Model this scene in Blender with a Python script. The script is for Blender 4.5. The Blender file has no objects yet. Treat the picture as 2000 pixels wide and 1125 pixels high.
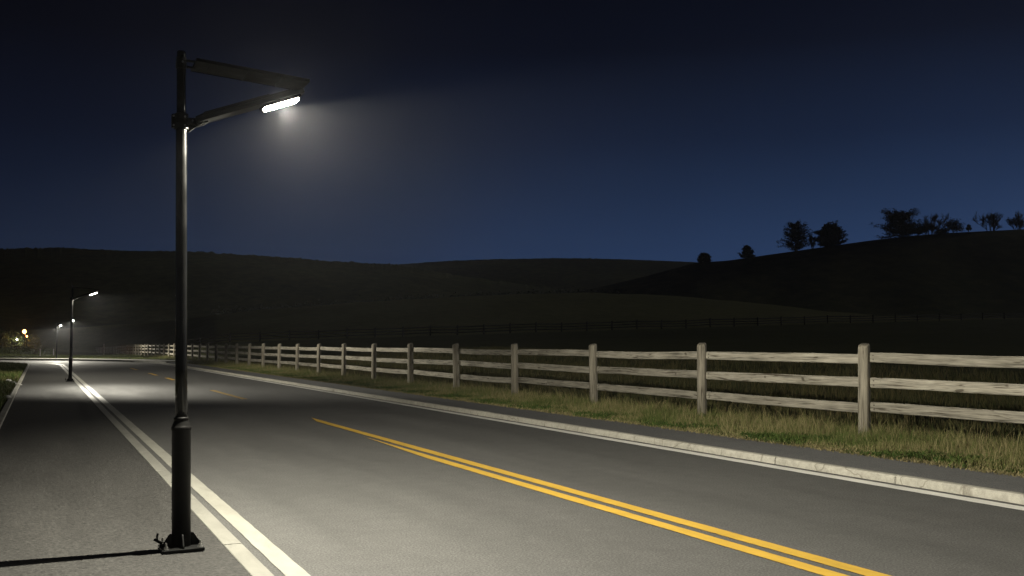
import bpy, bmesh, math, random
import numpy as np
from mathutils import Vector, Matrix, noise as mn
R = math.radians
random.seed(7); RNG = np.random.default_rng(7)
S = bpy.context.scene
COL = S.collection

# ------------------------------------------------------------------ camera model
# world frame = road frame: x across the road (right), y along the road, camera over the origin
F = 1944.0; CX, CY = 1000.0, 562.5; HOR = 671.0; CH = 1.5
PITCH = math.atan((HOR - CY) / F); YAW = math.atan(921.0 / F)
cp, sp = math.cos(PITCH), math.sin(PITCH); cy_, sy_ = math.cos(YAW), math.sin(YAW)
def cam2w(X, Y): return (X * cy_ + Y * sy_, -X * sy_ + Y * cy_)
def w2cam(x, y): return (x * cy_ - y * sy_, x * sy_ + y * cy_)
def at_depth(px, py, D):                     # photo pixel + distance -> point
    k = (CY - py) / F
    dz = D * (sp + k * cp) / (cp - k * sp)
    X = (px - CX) / F * (D * cp + dz * sp)
    x, y = cam2w(X, D)
    return Vector((x, y, CH + dz))
def on_plane(px, py, z=0.0):
    k = (CY - py) / F
    D = (z - CH) / ((sp + k * cp) / (cp - k * sp))
    return at_depth(px, py, D)

# ------------------------------------------------------------------ tagging
def tag(o, label=None, cat=None, group=None, kind=None):
    if label: o['label'] = label
    if cat: o['category'] = cat
    if group: o['group'] = group
    if kind: o['kind'] = kind
    return o
def empty(name, loc=(0, 0, 0)):
    o = bpy.data.objects.new(name, None); COL.objects.link(o); o.location = loc
    o.empty_display_size = 0.2
    return o
def link_mesh(name, me, mat=None, parent=None, smooth=False):
    o = bpy.data.objects.new(name, me); COL.objects.link(o)
    if mat is not None and not me.materials:
        for m in (mat if isinstance(mat, (list, tuple)) else [mat]): me.materials.append(m)
    if smooth: me.polygons.foreach_set('use_smooth', [True] * len(me.polygons))
    if parent is not None: o.parent = parent
    return o
def bm_obj(name, bm, mat=None, parent=None, smooth=False, bevel=0.0, seg=2, angle=35):
    me = bpy.data.meshes.new(name); bm.normal_update(); bm.to_mesh(me); bm.free()
    o = link_mesh(name, me, mat, parent, smooth)
    if bevel:
        b = o.modifiers.new('Bevel', 'BEVEL'); b.width = bevel; b.segments = seg; b.limit_method = 'ANGLE'; b.angle_limit = R(angle)
    return o
def children(o): return [c for c in bpy.data.objects if c.parent == o]
def copy_tree(o, parent=None):
    c = o.copy(); COL.objects.link(c)
    if o.type == 'LIGHT': c.data = o.data.copy()
    if parent is not None:
        c.parent = parent; c.matrix_parent_inverse = o.matrix_parent_inverse.copy()
    for ch in children(o): copy_tree(ch, c)
    return c

# ------------------------------------------------------------------ bmesh shapes
def add_box(bm, c, s, rot=None, mi=0):
    M = Matrix.Translation(c)
    if rot is not None: M = M @ rot
    M = M @ Matrix.Diagonal((s[0], s[1], s[2], 1))
    g = bmesh.ops.create_cube(bm, size=1.0, matrix=M)
    for v in g['verts']:
        for f in v.link_faces: f.material_index = mi
def add_cyl(bm, p0, p1, r0, r1=None, n=20, cap=True):
    r1 = r0 if r1 is None else r1
    p0, p1 = Vector(p0), Vector(p1); d = p1 - p0
    q = d.to_track_quat('Z', 'Y').to_matrix().to_4x4()
    M = Matrix.Translation((p0 + p1) / 2) @ q
    bmesh.ops.create_cone(bm, cap_ends=cap, segments=n, radius1=r0, radius2=r1, depth=d.length, matrix=M)
def add_lathe(bm, prof, n=32, c=(0, 0)):
    rings = []
    for r, z in prof:
        rings.append([bm.verts.new((c[0] + r * math.cos(2 * math.pi * i / n), c[1] + r * math.sin(2 * math.pi * i / n), z)) for i in range(n)])
    for a, b in zip(rings, rings[1:]):
        for i in range(n): bm.faces.new((a[i], a[(i + 1) % n], b[(i + 1) % n], b[i]))
    bm.faces.new(rings[0][::-1]); bm.faces.new(rings[-1])
def add_prism(bm, pts, y0, y1):              # outline in xz, extruded along y
    a = [bm.verts.new((x, y0, z)) for x, z in pts]; b = [bm.verts.new((x, y1, z)) for x, z in pts]
    n = len(pts)
    bm.faces.new(a); bm.faces.new(b[::-1])
    for i in range(n): bm.faces.new((a[i], b[i], b[(i + 1) % n], a[(i + 1) % n]))
    bmesh.ops.recalc_face_normals(bm, faces=bm.faces)
def grid_mesh(name, V, close=False):         # V: (n, m, 3) array
    n, m = V.shape[:2]
    idx = np.arange(n * m).reshape(n, m)
    q = np.stack([idx[:-1, :-1], idx[:-1, 1:], idx[1:, 1:], idx[1:, :-1]], -1).reshape(-1, 4)
    return np_mesh(name, V.reshape(-1, 3), quads=q)
def np_mesh(name, verts, quads=None, tris=None):
    me = bpy.data.meshes.new(name)
    me.vertices.add(len(verts)); me.vertices.foreach_set('co', np.asarray(verts, dtype=np.float32).ravel())
    loops = []; starts = []; tot = 0
    if quads is not None and len(quads):
        loops.append(np.asarray(quads, dtype=np.int32).ravel()); starts.append(tot + 4 * np.arange(len(quads))); tot += 4 * len(quads)
    if tris is not None and len(tris):
        loops.append(np.asarray(tris, dtype=np.int32).ravel()); starts.append(tot + 3 * np.arange(len(tris))); tot += 3 * len(tris)
    loops = np.concatenate(loops); starts = np.concatenate(starts).astype(np.int32)
    me.loops.add(len(loops)); me.loops.foreach_set('vertex_index', loops)
    me.polygons.add(len(starts)); me.polygons.foreach_set('loop_start', starts)
    me.update(calc_edges=True); me.validate()
    return me

# ------------------------------------------------------------------ materials
class NT:
    def __init__(s, name):
        s.m = bpy.data.materials.new(name); s.m.use_nodes = True
        s.t = s.m.node_tree; s.b = s.t.nodes['Principled BSDF']
    def n(s, typ, **kw):
        nd = s.t.nodes.new(typ)
        for k, v in kw.items():
            if k in nd.inputs: nd.inputs[k].default_value = v
            else: setattr(nd, k, v)
        return nd
    def l(s, a, b): s.t.links.new(a, b)
    def coord(s, scale=(1, 1, 1), kind='Object', rnd=False):
        c = s.n('ShaderNodeTexCoord'); mp = s.n('ShaderNodeMapping'); mp.inputs['Scale'].default_value = scale
        src = c.outputs[kind]
        if rnd:
            oi = s.n('ShaderNodeObjectInfo'); mu = s.n('ShaderNodeVectorMath', operation='SCALE'); mu.inputs[0].default_value = (37.0, 11.0, 23.0)
            s.l(oi.outputs['Random'], mu.inputs['Scale']); ad = s.n('ShaderNodeVectorMath', operation='ADD')
            s.l(src, ad.inputs[0]); s.l(mu.outputs[0], ad.inputs[1]); src = ad.outputs[0]
        s.l(src, mp.inputs['Vector']); return mp.outputs[0]
    def noise(s, vec, scale, detail=4, rough=.55, dist=0):
        nd = s.n('ShaderNodeTexNoise'); nd.inputs['Scale'].default_value = scale; nd.inputs['Detail'].default_value = detail
        nd.inputs['Roughness'].default_value = rough; nd.inputs['Distortion'].default_value = dist
        s.l(vec, nd.inputs['Vector']); return nd.outputs['Fac']
    def ramp(s, fac, stops, interp='LINEAR'):
        r = s.n('ShaderNodeValToRGB'); r.color_ramp.interpolation = interp
        el = r.color_ramp.elements
        while len(el) < len(stops): el.new(0.5)
        for e, (p, c) in zip(el, stops):
            e.position = p; e.color = (c, c, c, 1) if isinstance(c, (int, float)) else (*c, 1)
        s.l(fac, r.inputs[0]); return r.outputs[0]
    def mix(s, fac, a, b, mode='MIX'):
        m = s.n('ShaderNodeMix', data_type='RGBA', blend_type=mode)
        for sock, v in ((m.inputs[0], fac), (m.inputs[6], a), (m.inputs[7], b)):
            if hasattr(v, 'links'): s.l(v, sock)
            elif isinstance(v, (int, float)): sock.default_value = v
            else: sock.default_value = (*v, 1)
        return m.outputs[2]
    def math(s, op, a, b=0.0, c=None):
        m = s.n('ShaderNodeMath', operation=op)
        for i, v in enumerate((a, b) if c is None else (a, b, c)):
            if hasattr(v, 'links'): s.l(v, m.inputs[i])
            else: m.inputs[i].default_value = v
        return m.outputs[0]
    def bump(s, h, strength=.3, dist=.01):
        b = s.n('ShaderNodeBump'); b.inputs['Strength'].default_value = strength; b.inputs['Distance'].default_value = dist
        s.l(h, b.inputs['Height']); s.l(b.outputs[0], s.b.inputs['Normal'])
    def base(s, c): 
        if hasattr(c, 'links'): s.l(c, s.b.inputs['Base Color'])
        else: s.b.inputs['Base Color'].default_value = (*c, 1)
    def set(s, **kw):
        for k, v in kw.items():
            k = k.replace('_', ' ')
            if hasattr(v, 'links'): s.l(v, s.b.inputs[k])
            else: s.b.inputs[k].default_value = v

def asphalt(name, dark, light, grain, bumpd, warm=(1, 1, 1), cracks=True):
    t = NT(name); o = t.coord((1, 1, 1)); st = t.coord((1.6, .22, 1))
    big = t.noise(st, .8, 5, .6); mid = t.noise(o, 5.0, 5, .65); fine = t.noise(o, grain, 3, .7); pep = t.noise(o, grain * 2.1, 2, .6)
    c = t.ramp(big, [(.3, tuple(dark * w for w in warm)), (.7, tuple(light * w for w in warm))])
    c = t.mix(1.0, c, t.ramp(mid, [(.25, .88), (.75, 1.10)]), 'MULTIPLY')
    c = t.mix(1.0, c, t.ramp(fine, [(.30, .42), (.5, .97), (.72, 1.65)]), 'MULTIPLY')
    c = t.mix(t.ramp(pep, [(.66, 0.0), (.74, .5)]), c, tuple(light * 2.1 * w for w in warm))
    if cracks:                                # scuffs and a few pale scrapes
        sc = t.noise(t.coord((.55, 2.2, 1)), 3.1, 6, .7, 1.2)
        c = t.mix(t.ramp(sc, [(.69, 0.0), (.76, .30)]), c, tuple(light * 2.4 * w for w in warm))
        dk = t.noise(t.coord((.9, .35, 1)), 1.3, 4, .6, .5)
        c = t.mix(t.ramp(dk, [(.58, 0.0), (.78, .22)]), c, (.045, .044, .042))
        vo = t.n('ShaderNodeTexVoronoi', feature='DISTANCE_TO_EDGE'); vo.inputs['Scale'].default_value = .33
        wv = t.n('ShaderNodeVectorMath', operation='ADD'); nw = t.n('ShaderNodeTexNoise'); nw.inputs['Scale'].default_value = 1.7; nw.inputs['Detail'].default_value = 6; t.l(o, nw.inputs['Vector'])
        sc2 = t.n('ShaderNodeVectorMath', operation='SCALE'); sc2.inputs['Scale'].default_value = .9; t.l(nw.outputs['Color'], sc2.inputs[0]); t.l(t.coord((1, .55, 1)), wv.inputs[0]); t.l(sc2.outputs[0], wv.inputs[1]); t.l(wv.outputs[0], vo.inputs['Vector'])
        mk = t.noise(o, .45, 3, .5); cm = t.math('MULTIPLY', t.ramp(vo.outputs['Distance'], [(.0, 1.0), (.0045, 0.0)]), t.ramp(mk, [(.56, 0.0), (.66, .22)]))
        c = t.mix(cm, c, (.02, .02, .019))
        oil = t.noise(t.coord((1.3, .5, 1)), 2.6, 3, .55, .3); c = t.mix(t.ramp(oil, [(.70, 0.0), (.80, .2)]), c, (.03, .03, .03))
    t.base(c); t.set(Roughness=t.ramp(big, [(.3, .72), (.7, .86)]), Specular_IOR_Level=.3)
    h = t.math('ADD', fine, t.math('MULTIPLY', pep, .6)); t.bump(h, .55, bumpd); return t.m
def paint(name, col, wear=.5, under=(.09, .088, .082), dirty=.5):
    t = NT(name); o = t.coord(); st = t.coord((1.2, .5, 1))
    big = t.noise(st, 3, 5, .65); fine = t.noise(o, 130, 3, .7); cr = t.noise(o, 34, 4, .7)
    c = t.mix(t.ramp(big, [(.3, 0.0), (.75, 1.0)]), col, tuple(v * .74 for v in col))
    dirt = t.noise(t.coord((2.5, .8, 1)), 2.2, 6, .7, .6); c = t.mix(t.ramp(dirt, [(.52, 0.0), (.75, dirty)]), c, tuple(v * .5 for v in col))
    w = t.math('ADD', t.math('MULTIPLY', fine, .6), t.math('MULTIPLY', cr, .4))
    c = t.mix(t.math('MULTIPLY', t.ramp(w, [(.57, 0.0), (.70, 1.0)]), wear), c, under)
    t.base(c); t.set(Roughness=.6, Specular_IOR_Level=.35); t.bump(fine, .2, .0006); return t.m
def concrete(name, c0, c1, streak=True):
    t = NT(name); o = t.coord(rnd=False)
    big = t.noise(t.coord((1, .35, 1)), 1.6, 6, .65); mid = t.noise(o, 14, 5, .7); fine = t.noise(o, 110, 3, .7)
    c = t.ramp(big, [(.28, c0), (.72, c1)])
    c = t.mix(1.0, c, t.ramp(mid, [(.3, .76), (.62, 1.08)]), 'MULTIPLY')
    c = t.mix(1.0, c, t.ramp(fine, [(.3, .82), (.7, 1.1)]), 'MULTIPLY')
    st = t.noise(t.coord((1, 1, .4)), 4.3, 6, .75, .8)
    c = t.mix(t.ramp(st, [(.58, 0.0), (.68, .65)]), c, (.12, .105, .08))
    vo = t.n('ShaderNodeTexVoronoi', feature='DISTANCE_TO_EDGE'); vo.inputs['Scale'].default_value = 1.1; wv = t.n('ShaderNodeVectorMath', operation='ADD'); t.l(o, wv.inputs[0]); nz = t.n('ShaderNodeTexNoise'); nz.inputs['Scale'].default_value = 6; t.l(o, nz.inputs['Vector']); sv = t.n('ShaderNodeVectorMath', operation='SCALE'); sv.inputs['Scale'].default_value = .12; t.l(nz.outputs['Color'], sv.inputs[0]); t.l(sv.outputs[0], wv.inputs[1]); t.l(wv.outputs[0], vo.inputs['Vector'])
    c = t.mix(t.ramp(vo.outputs['Distance'], [(0, .8), (.010, 0.0)]), c, (.16, .145, .115))
    t.base(c); t.set(Roughness=.85, Specular_IOR_Level=.2); t.bump(t.math('ADD', mid, fine), .4, .004); return t.m
def wood(name, grey, pale, dark):
    t = NT(name); a = t.coord((1.1, 26, 26), rnd=True); b = t.coord((.6, 1.6, 1.6), rnd=True); cc = t.coord((3.0, 70, 70), rnd=True)
    g1 = t.noise(a, 1.0, 5, .6, .35); g2 = t.noise(cc, 1.0, 3, .6); bl = t.noise(b, 1.6, 4, .6)
    c = t.ramp(bl, [(.3, grey), (.7, pale)])
    c = t.mix(1.0, c, t.ramp(g1, [(.30, .34), (.47, .92), (.7, 1.12)]), 'MULTIPLY')
    c = t.mix(1.0, c, t.ramp(g2, [(.3, .6), (.6, 1.08)]), 'MULTIPLY')
    ck = t.noise(t.coord((1.7, 34, 34), rnd=True), 1.0, 2, .5, .9)
    c = t.mix(t.ramp(ck, [(.60, 0.0), (.68, .85)]), c, dark)
    kn = t.noise(t.coord((5, 9, 9), rnd=True), 1.0, 1, .5)
    c = t.mix(t.ramp(kn, [(.74, 0.0), (.80, .8)]), c, dark)
    oi = t.n('ShaderNodeObjectInfo')
    c = t.mix(1.0, c, t.ramp(oi.outputs['Random'], [(0, .84), (1, 1.1)]), 'MULTIPLY')
    t.base(c); t.set(Roughness=.9, Specular_IOR_Level=.15); t.bump(t.math('SUBTRACT', g1, t.ramp(ck, [(.64, 0.0), (.72, .8)])), .6, .006); return t.m
def metal_paint(name, col, rough=.35, bumps=.1, metallic=0.0, spec=.5):
    t = NT(name); o = t.coord(); n1 = t.noise(o, 60, 4, .6); n2 = t.noise(o, 5, 4, .6)
    t.base(t.mix(t.ramp(n2, [(.4, 0.0), (.8, 1.0)]), col, tuple(v * 1.6 + .004 for v in col)))
    t.set(Roughness=t.ramp(n2, [(.3, rough * .85), (.7, rough * 1.25)]), Metallic=metallic, Specular_IOR_Level=spec)
    t.bump(n1, bumps, .001); return t.m
def plain(name, col, rough=.7, var=.25, scale=20):
    t = NT(name); n = t.noise(t.coord(), scale, 4, .6)
    t.base(t.mix(t.ramp(n, [(.3, 0.0), (.7, 1.0)]), tuple(v * (1 - var) for v in col), tuple(v * (1 + var) for v in col))); t.set(Roughness=rough); return t.m
def glow(name, col, strength):
    t = NT(name); t.base((.8, .8, .8)); t.b.inputs['Emission Color'].default_value = (*col, 1); t.b.inputs['Emission Strength'].default_value = strength; return t.m
def grass_mat(name, stops):
    t = NT(name); at = t.n('ShaderNodeAttribute'); at.attribute_name = 'tint'; t.base(t.ramp(at.outputs['Fac'], stops))
    t.set(Roughness=.75, Specular_IOR_Level=.2); return t.m
def soil_mat(name, stops, sc=1.0, paddock=None):
    t = NT(name); o = t.coord(); a = t.noise(o, .035 * sc, 6, .6); b = t.noise(o, .5 * sc, 5, .65); c = t.noise(o, 9 * sc, 4, .7); d = t.noise(t.coord((1, 1, 1)), 60, 3, .7)
    f = t.math('ADD', t.math('MULTIPLY', a, .5), t.math('MULTIPLY', b, .5))
    k = t.ramp(f, stops); k = t.mix(1.0, k, t.ramp(c, [(.25, .55), (.75, 1.4)]), 'MULTIPLY'); k = t.mix(1.0, k, t.ramp(d, [(.3, .6), (.7, 1.4)]), 'MULTIPLY')
    if paddock:                               # ground colour multiplied darker on the near side of the far fence
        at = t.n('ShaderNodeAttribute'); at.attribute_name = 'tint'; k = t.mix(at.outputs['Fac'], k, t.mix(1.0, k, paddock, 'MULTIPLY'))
    t.base(k); t.set(Roughness=.95, Specular_IOR_Level=.05); t.bump(t.math('ADD', c, d), .8, .04); return t.m
def leaf_mat(name, c0, c1):
    t = NT(name); n = t.noise(t.coord(), .9, 3, .6); n2 = t.noise(t.coord(), 7, 2, .6)
    k = t.ramp(n, [(.3, c0), (.7, c1)]); k = t.mix(1.0, k, t.ramp(n2, [(.3, .6), (.7, 1.35)]), 'MULTIPLY'); t.base(k); t.set(Roughness=.7, Specular_IOR_Level=.2); return t.m

M_road = asphalt('road_asphalt', .080, .098, 62, .004, (1, .985, .94))
M_path = asphalt('path_asphalt', .036, .058, 34, .016, (1, .97, .90))
M_strip = asphalt('pavement_asphalt', .125, .15, 80, .004, (1, 1, .99), cracks=False)
M_white = paint('white_line_paint', (.34, .332, .288), .35)
M_white2 = paint('bright_line_paint', (.90, .88, .82), .18, dirty=.12)
M_yellow = paint('yellow_line_paint', (.60, .375, .055), .45)
M_kerb = concrete('kerb_stone', (.34, .325, .275), (.47, .45, .39))
M_kerbp = paint('painted_kerb_stone', (.262, .257, .226), .55, (.25, .24, .21))
M_pave = concrete('pale_pavement', (.42, .41, .37), (.52, .51, .46))
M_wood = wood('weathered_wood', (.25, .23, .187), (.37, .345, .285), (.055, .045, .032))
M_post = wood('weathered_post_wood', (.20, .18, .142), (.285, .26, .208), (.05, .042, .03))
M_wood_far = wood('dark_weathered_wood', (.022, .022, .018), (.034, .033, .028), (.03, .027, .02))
M_black = metal_paint('black_pole_paint', (.003, .003, .0028), .13, .01, 0, .3)
M_sleeve = metal_paint('matte_sleeve_paint', (.005, .0048, .0045), .42, .03, 0, .10)
M_dark = metal_paint('dark_head_paint', (.007, .0072, .007), .4, .1, 0, .13)
M_steel = metal_paint('bolt_steel', (.30, .30, .29), .35, .1, .9)
M_panel = metal_paint('solar_backing', (.005, .0045, .004), .6, .1, 0, .06)
M_cell = metal_paint('solar_cell_glass', (.012, .016, .035), .12)
M_led = glow('led_lens_glow', (1.0, .94, .78), 26.0)
M_amber = glow('amber_lantern_glow', (1.0, .30, .05), 3.2)
M_white_glow = glow('white_lantern_glow', (1.0, .94, .8), 9.0)
M_bolt = plain('rusty_bolt', (.05, .042, .035), .6)
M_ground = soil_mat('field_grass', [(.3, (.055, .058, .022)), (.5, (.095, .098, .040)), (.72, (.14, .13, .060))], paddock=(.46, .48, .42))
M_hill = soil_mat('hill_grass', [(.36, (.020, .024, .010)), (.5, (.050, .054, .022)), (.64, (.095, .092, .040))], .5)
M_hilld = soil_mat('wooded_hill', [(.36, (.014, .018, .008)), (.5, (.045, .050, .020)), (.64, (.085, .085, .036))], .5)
M_grass = grass_mat('verge_grass', [(0, (.028, .055, .010)), (.35, (.075, .110, .024)), (.6, (.135, .135, .048)), (.82, (.21, .18, .085)), (1, (.30, .25, .13))])
M_grass2 = grass_mat('rank_paddock_grass', [(0, (.014, .022, .006)), (.4, (.038, .044, .014)), (.65, (.075, .066, .026)), (1, (.14, .11, .05))])
M_dryleaf = plain('dry_litter', (.20, .15, .075), .9, .5, 30)
M_leaf = leaf_mat('dark_needles', (.010, .016, .008), (.020, .028, .012))
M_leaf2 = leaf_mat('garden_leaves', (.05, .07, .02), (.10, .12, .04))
M_bark = plain('tree_bark', (.035, .028, .020), .9, .4, 8)
M_stone = concrete('pale_stone', (.5, .49, .45), (.62, .61, .56))

# ------------------------------------------------------------------ road path (straight, then a left bend)
T0, RB, AMAX, XC = 76.0, 25.0, R(55), -25.0
def P(s, L):
    if s < T0: return (L, s)
    a = (s - T0) / RB
    if a <= AMAX: return (XC + (L - XC) * math.cos(a), T0 + (L - XC) * math.sin(a))
    e = s - T0 - RB * AMAX
    return (XC + (L - XC) * math.cos(AMAX) - e * math.sin(AMAX), T0 + (L - XC) * math.sin(AMAX) + e * math.cos(AMAX))
def off(x, y):
    x = np.asarray(x, float); y = np.asarray(y, float)
    a = np.arctan2(y - T0, x - XC); r = np.hypot(x - XC, y - T0) + XC
    ex, ey = x - XC, y - T0
    st = ex * math.cos(AMAX) + ey * math.sin(AMAX) + XC
    o = np.where(y < T0, x, np.where(a <= AMAX, r, st))
    return o
def ss(a, b, x): 
    t = np.clip((x - a) / (b - a), 0, 1); return t * t * (3 - 2 * t)
SS = [-14.0 + 2.0 * i for i in range(45)] + [T0 + RB * AMAX * i / 24 for i in range(25)] + [T0 + RB * AMAX + 8 * i for i in range(1, 14)]
def ribbon(name, L0, L1, z, mat, s0=None, s1=None, label=None, taper0=0.0, ragged=0.0, cat=None):
    ss_ = [s for s in SS if (s0 is None or s > s0 + .01) and (s1 is None or s < s1 - .01)]
    if s0 is not None: ss_ = [s0] + ss_
    if s1 is not None: ss_ = ss_ + [s1]
    if ragged:
        ss_ = sorted(set(ss_) | set(np.arange(max(ss_[0], .5), min(ss_[-1], 26), .13).tolist()))
    V = []; rr = np.random.default_rng(int(abs(L0) * 1000))
    for s in ss_:
        j = rr.uniform(-ragged, ragged, 2) if ragged else (0, 0); k = L0
        if taper0: k = L1 - (L1 - L0) * min(1, max(.05, (ss_[-1] - s) / taper0))
        V.append([(*P(s, k + j[0]), z), (*P(s, L1 + j[1]), z)])
    V = np.array(V)
    me = grid_mesh(name, V[:, ::-1] if L0 > L1 else V)
    o = link_mesh(name, me, mat); tag(o, label, cat, kind='structure'); return o
def rough_edge(o, amp=.006, n=260):          # uneven paint edges
    pass

# ------------------------------------------------------------------ terrain
def lin(xs, ys): return lambda v: np.interp(v, xs, ys)
def z_of(px, py, D): return at_depth(px, py, D).z
ff_px = [300, 420, 500, 660, 830, 1000, 1250, 1500, 1750, 2000, 2300]
ff_D = [152, 152, 150, 145, 142, 145, 155, 168, 188, 210, 240]
ff_y = [671.5, 669, 667, 661, 656, 651, 643.5, 636, 629, 622.5, 616]
ff_z = [z_of(a, b, d) for a, b, d in zip(ff_px, ff_y, ff_D)]
u_of = lambda px: (px - CX) / F
cr_px = [-800, 0, 100, 300, 500, 700, 900, 1050, 1150, 1300, 1500, 1700, 1900, 2300, 3200]
cr_y = [655, 648, 643, 629, 607, 592, 581, 575, 573.5, 579, 591, 600, 606, 610, 615]
cr_D = [260, 260, 260, 255, 245, 240, 240, 245, 250, 255, 262, 270, 275, 300, 330]
cr_z = [z_of(a, b, d) for a, b, d in zip(cr_px, cr_y, cr_D)]
fz = lin([-2, u_of(0), u_of(100), u_of(200), u_of(300), u_of(340)] + [u_of(p) for p in ff_px[1:]] + [2], [0.0, .0, -.3, -.62, -.12, .3] + ff_z[1:] + [ff_z[-1]])
fD = lin([u_of(100), u_of(200), u_of(300)] + [u_of(p) for p in ff_px[1:]], [225, 220, 190] + ff_D[1:])
cz = lin([u_of(p) for p in cr_px], cr_z); cD = lin([u_of(p) for p in cr_px], cr_D)
def pn(x, y, s, seed=0):                      # cheap smooth noise, numpy
    return (np.sin(x * s + seed) * np.cos(y * s * 1.13 + seed * 2.1) + .5 * np.sin(x * s * 2.3 + y * s * 1.7 + seed) + .35 * np.cos(x * s * 4.1 - y * s * 3.3 + seed * 3)) / 1.85
def ground_z(x, y):
    x = np.asarray(x, float); y = np.asarray(y, float)
    X = x * cy_ - y * sy_; Y = np.maximum(x * sy_ + y * cy_, 8.0)
    u = np.clip(X / Y, -1.2, 1.2)
    o = off(x, y)
    D1, z1, D2, z2 = fD(u), fz(u), cD(u), cz(u)
    s1 = np.clip((Y - 14) / (D1 - 14), 0, 1); za = .06 + (z1 - .06) * s1 ** 1.5
    t = np.clip((Y - D1) / (D2 - D1), 0, 1)
    slope0 = 1.5 * (z1 - .06) / (D1 - 14)
    # cubic from fence (slope0) to crest (slope 0)
    h = D2 - D1
    zb = (2 * t**3 - 3 * t**2 + 1) * z1 + (t**3 - 2 * t**2 + t) * h * slope0 + (-2 * t**3 + 3 * t**2) * z2
    zc = z2 * (1 - .35 * ss(0, 1, np.clip((Y - D2) / 90, 0, 1))) * (1 - ss(350, 800, Y))
    z = np.where(Y < D1, za, np.where(Y < D2, zb, zc))
    near = ss(13.0, 30.0, o)
    right = .06 + (z - .06) * near + .05 * pn(x, y, .35, 1) * ss(14, 22, o) * (1 + 2 * ss(40, 140, Y))
    left = .02 + .42 * ss(-.9, -4.5, o) * (.65 + .35 * np.sin(y * .12 + .8)) + .06 * pn(x, y, .6, 4) * ss(-1.2, -3, o)
    left = left * (1 - ss(95, 120, np.hypot(x, y)))
    zz = np.where(o > 4, -.05 + (right + .05) * ss(9.3, 9.5, o), -.05 + (left + .05) * ss(-.70, -.78, o))
    return zz
gx = np.unique(np.concatenate([-np.geomspace(1.2, 950, 90), np.linspace(-1.2, -.6, 7), np.linspace(-.4, 9.2, 10), [9.3, 9.5, 9.8], np.linspace(10, 40, 50), np.geomspace(40, 950, 95)]))
gy = np.unique(np.concatenate([-np.geomspace(2, 950, 26), np.linspace(-1, 120, 150), np.geomspace(121, 950, 100)]))
GX, GY = np.meshgrid(gx, gy)
me = grid_mesh('ground', np.stack([GX, GY, ground_z(GX, GY)], -1))
_X, _Y = GX * cy_ - GY * sy_, np.maximum(GX * sy_ + GY * cy_, 1.0)
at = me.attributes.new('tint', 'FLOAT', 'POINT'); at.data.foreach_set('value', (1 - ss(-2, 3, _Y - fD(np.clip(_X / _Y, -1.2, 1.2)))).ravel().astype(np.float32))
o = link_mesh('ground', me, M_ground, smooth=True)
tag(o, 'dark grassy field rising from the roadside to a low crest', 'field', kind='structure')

def hill(label, crest, foot, back, zfoot, mat, namp, seed, fuzz=0.0):
    px = np.array([c[0] for c in crest], float)
    pts = np.array([tuple(at_depth(*c)) for c in crest])
    n = 900
    # densify
    t = np.linspace(0, len(crest) - 1, n); i = np.arange(len(crest))
    cx_, cyy, cz_ = (np.interp(t, i, pts[:, k]) for k in range(3))
    ker = np.ones(21) / 21
    cz_ = np.convolve(np.pad(cz_, 10, 'edge'), ker, 'valid')
    prof = [(-1.0, -.06), (-.85, .03), (-.7, .13), (-.55, .30), (-.42, .47), (-.3, .65), (-.2, .80), (-.12, .90), (-.06, .965), (-.02, .995), (0, 1.0), (.03, .985), (.1, .93), (.25, .72), (.5, .35), (.8, .05), (1.0, -.1)]
    V = np.zeros((n, len(prof), 3))
    X, Y = cx_ * cy_ - cyy * sy_, cx_ * sy_ + cyy * cy_
    for j, (a, b) in enumerate(prof):
        Yj = Y + (a * foot if a < 0 else a * back); Xj = X * (Yj / Y)
        wx, wy = Xj * cy_ + Yj * sy_, -Xj * sy_ + Yj * cy_
        z = zfoot + (cz_ - zfoot) * b + namp * pn(wx, wy, .05, seed) * (1 - b) * .8 * max(0, min(1, (b + .06) * 6))
        if fuzz and b > .9: z = z + fuzz * np.convolve(np.random.default_rng(seed + j).uniform(0, 1, n + 2) ** 2, [.3, .5, .3], 'valid') * (1.1 + pn(wx, wy, .06, seed)) 
        V[:, j, 0], V[:, j, 1], V[:, j, 2] = wx, wy, z
    ob = link_mesh('hill', grid_mesh('hill', V), mat, smooth=True)
    tag(ob, label, 'hill', kind='structure'); return ob
DH = 280
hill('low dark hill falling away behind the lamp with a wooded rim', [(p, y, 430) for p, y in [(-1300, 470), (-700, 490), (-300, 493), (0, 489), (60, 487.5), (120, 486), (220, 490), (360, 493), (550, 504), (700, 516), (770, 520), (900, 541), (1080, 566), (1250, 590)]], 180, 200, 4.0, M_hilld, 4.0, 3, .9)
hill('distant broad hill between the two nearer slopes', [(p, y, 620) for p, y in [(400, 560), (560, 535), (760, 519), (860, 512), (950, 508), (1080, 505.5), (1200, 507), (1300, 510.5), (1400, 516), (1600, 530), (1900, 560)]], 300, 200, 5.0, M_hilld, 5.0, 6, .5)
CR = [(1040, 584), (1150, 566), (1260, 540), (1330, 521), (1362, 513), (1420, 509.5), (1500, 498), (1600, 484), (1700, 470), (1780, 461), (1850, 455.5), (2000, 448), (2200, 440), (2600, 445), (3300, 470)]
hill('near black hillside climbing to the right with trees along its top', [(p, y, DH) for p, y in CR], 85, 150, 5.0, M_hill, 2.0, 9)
def crest_at(px): return np.interp(px, [c[0] for c in CR], [c[1] for c in CR])

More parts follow.
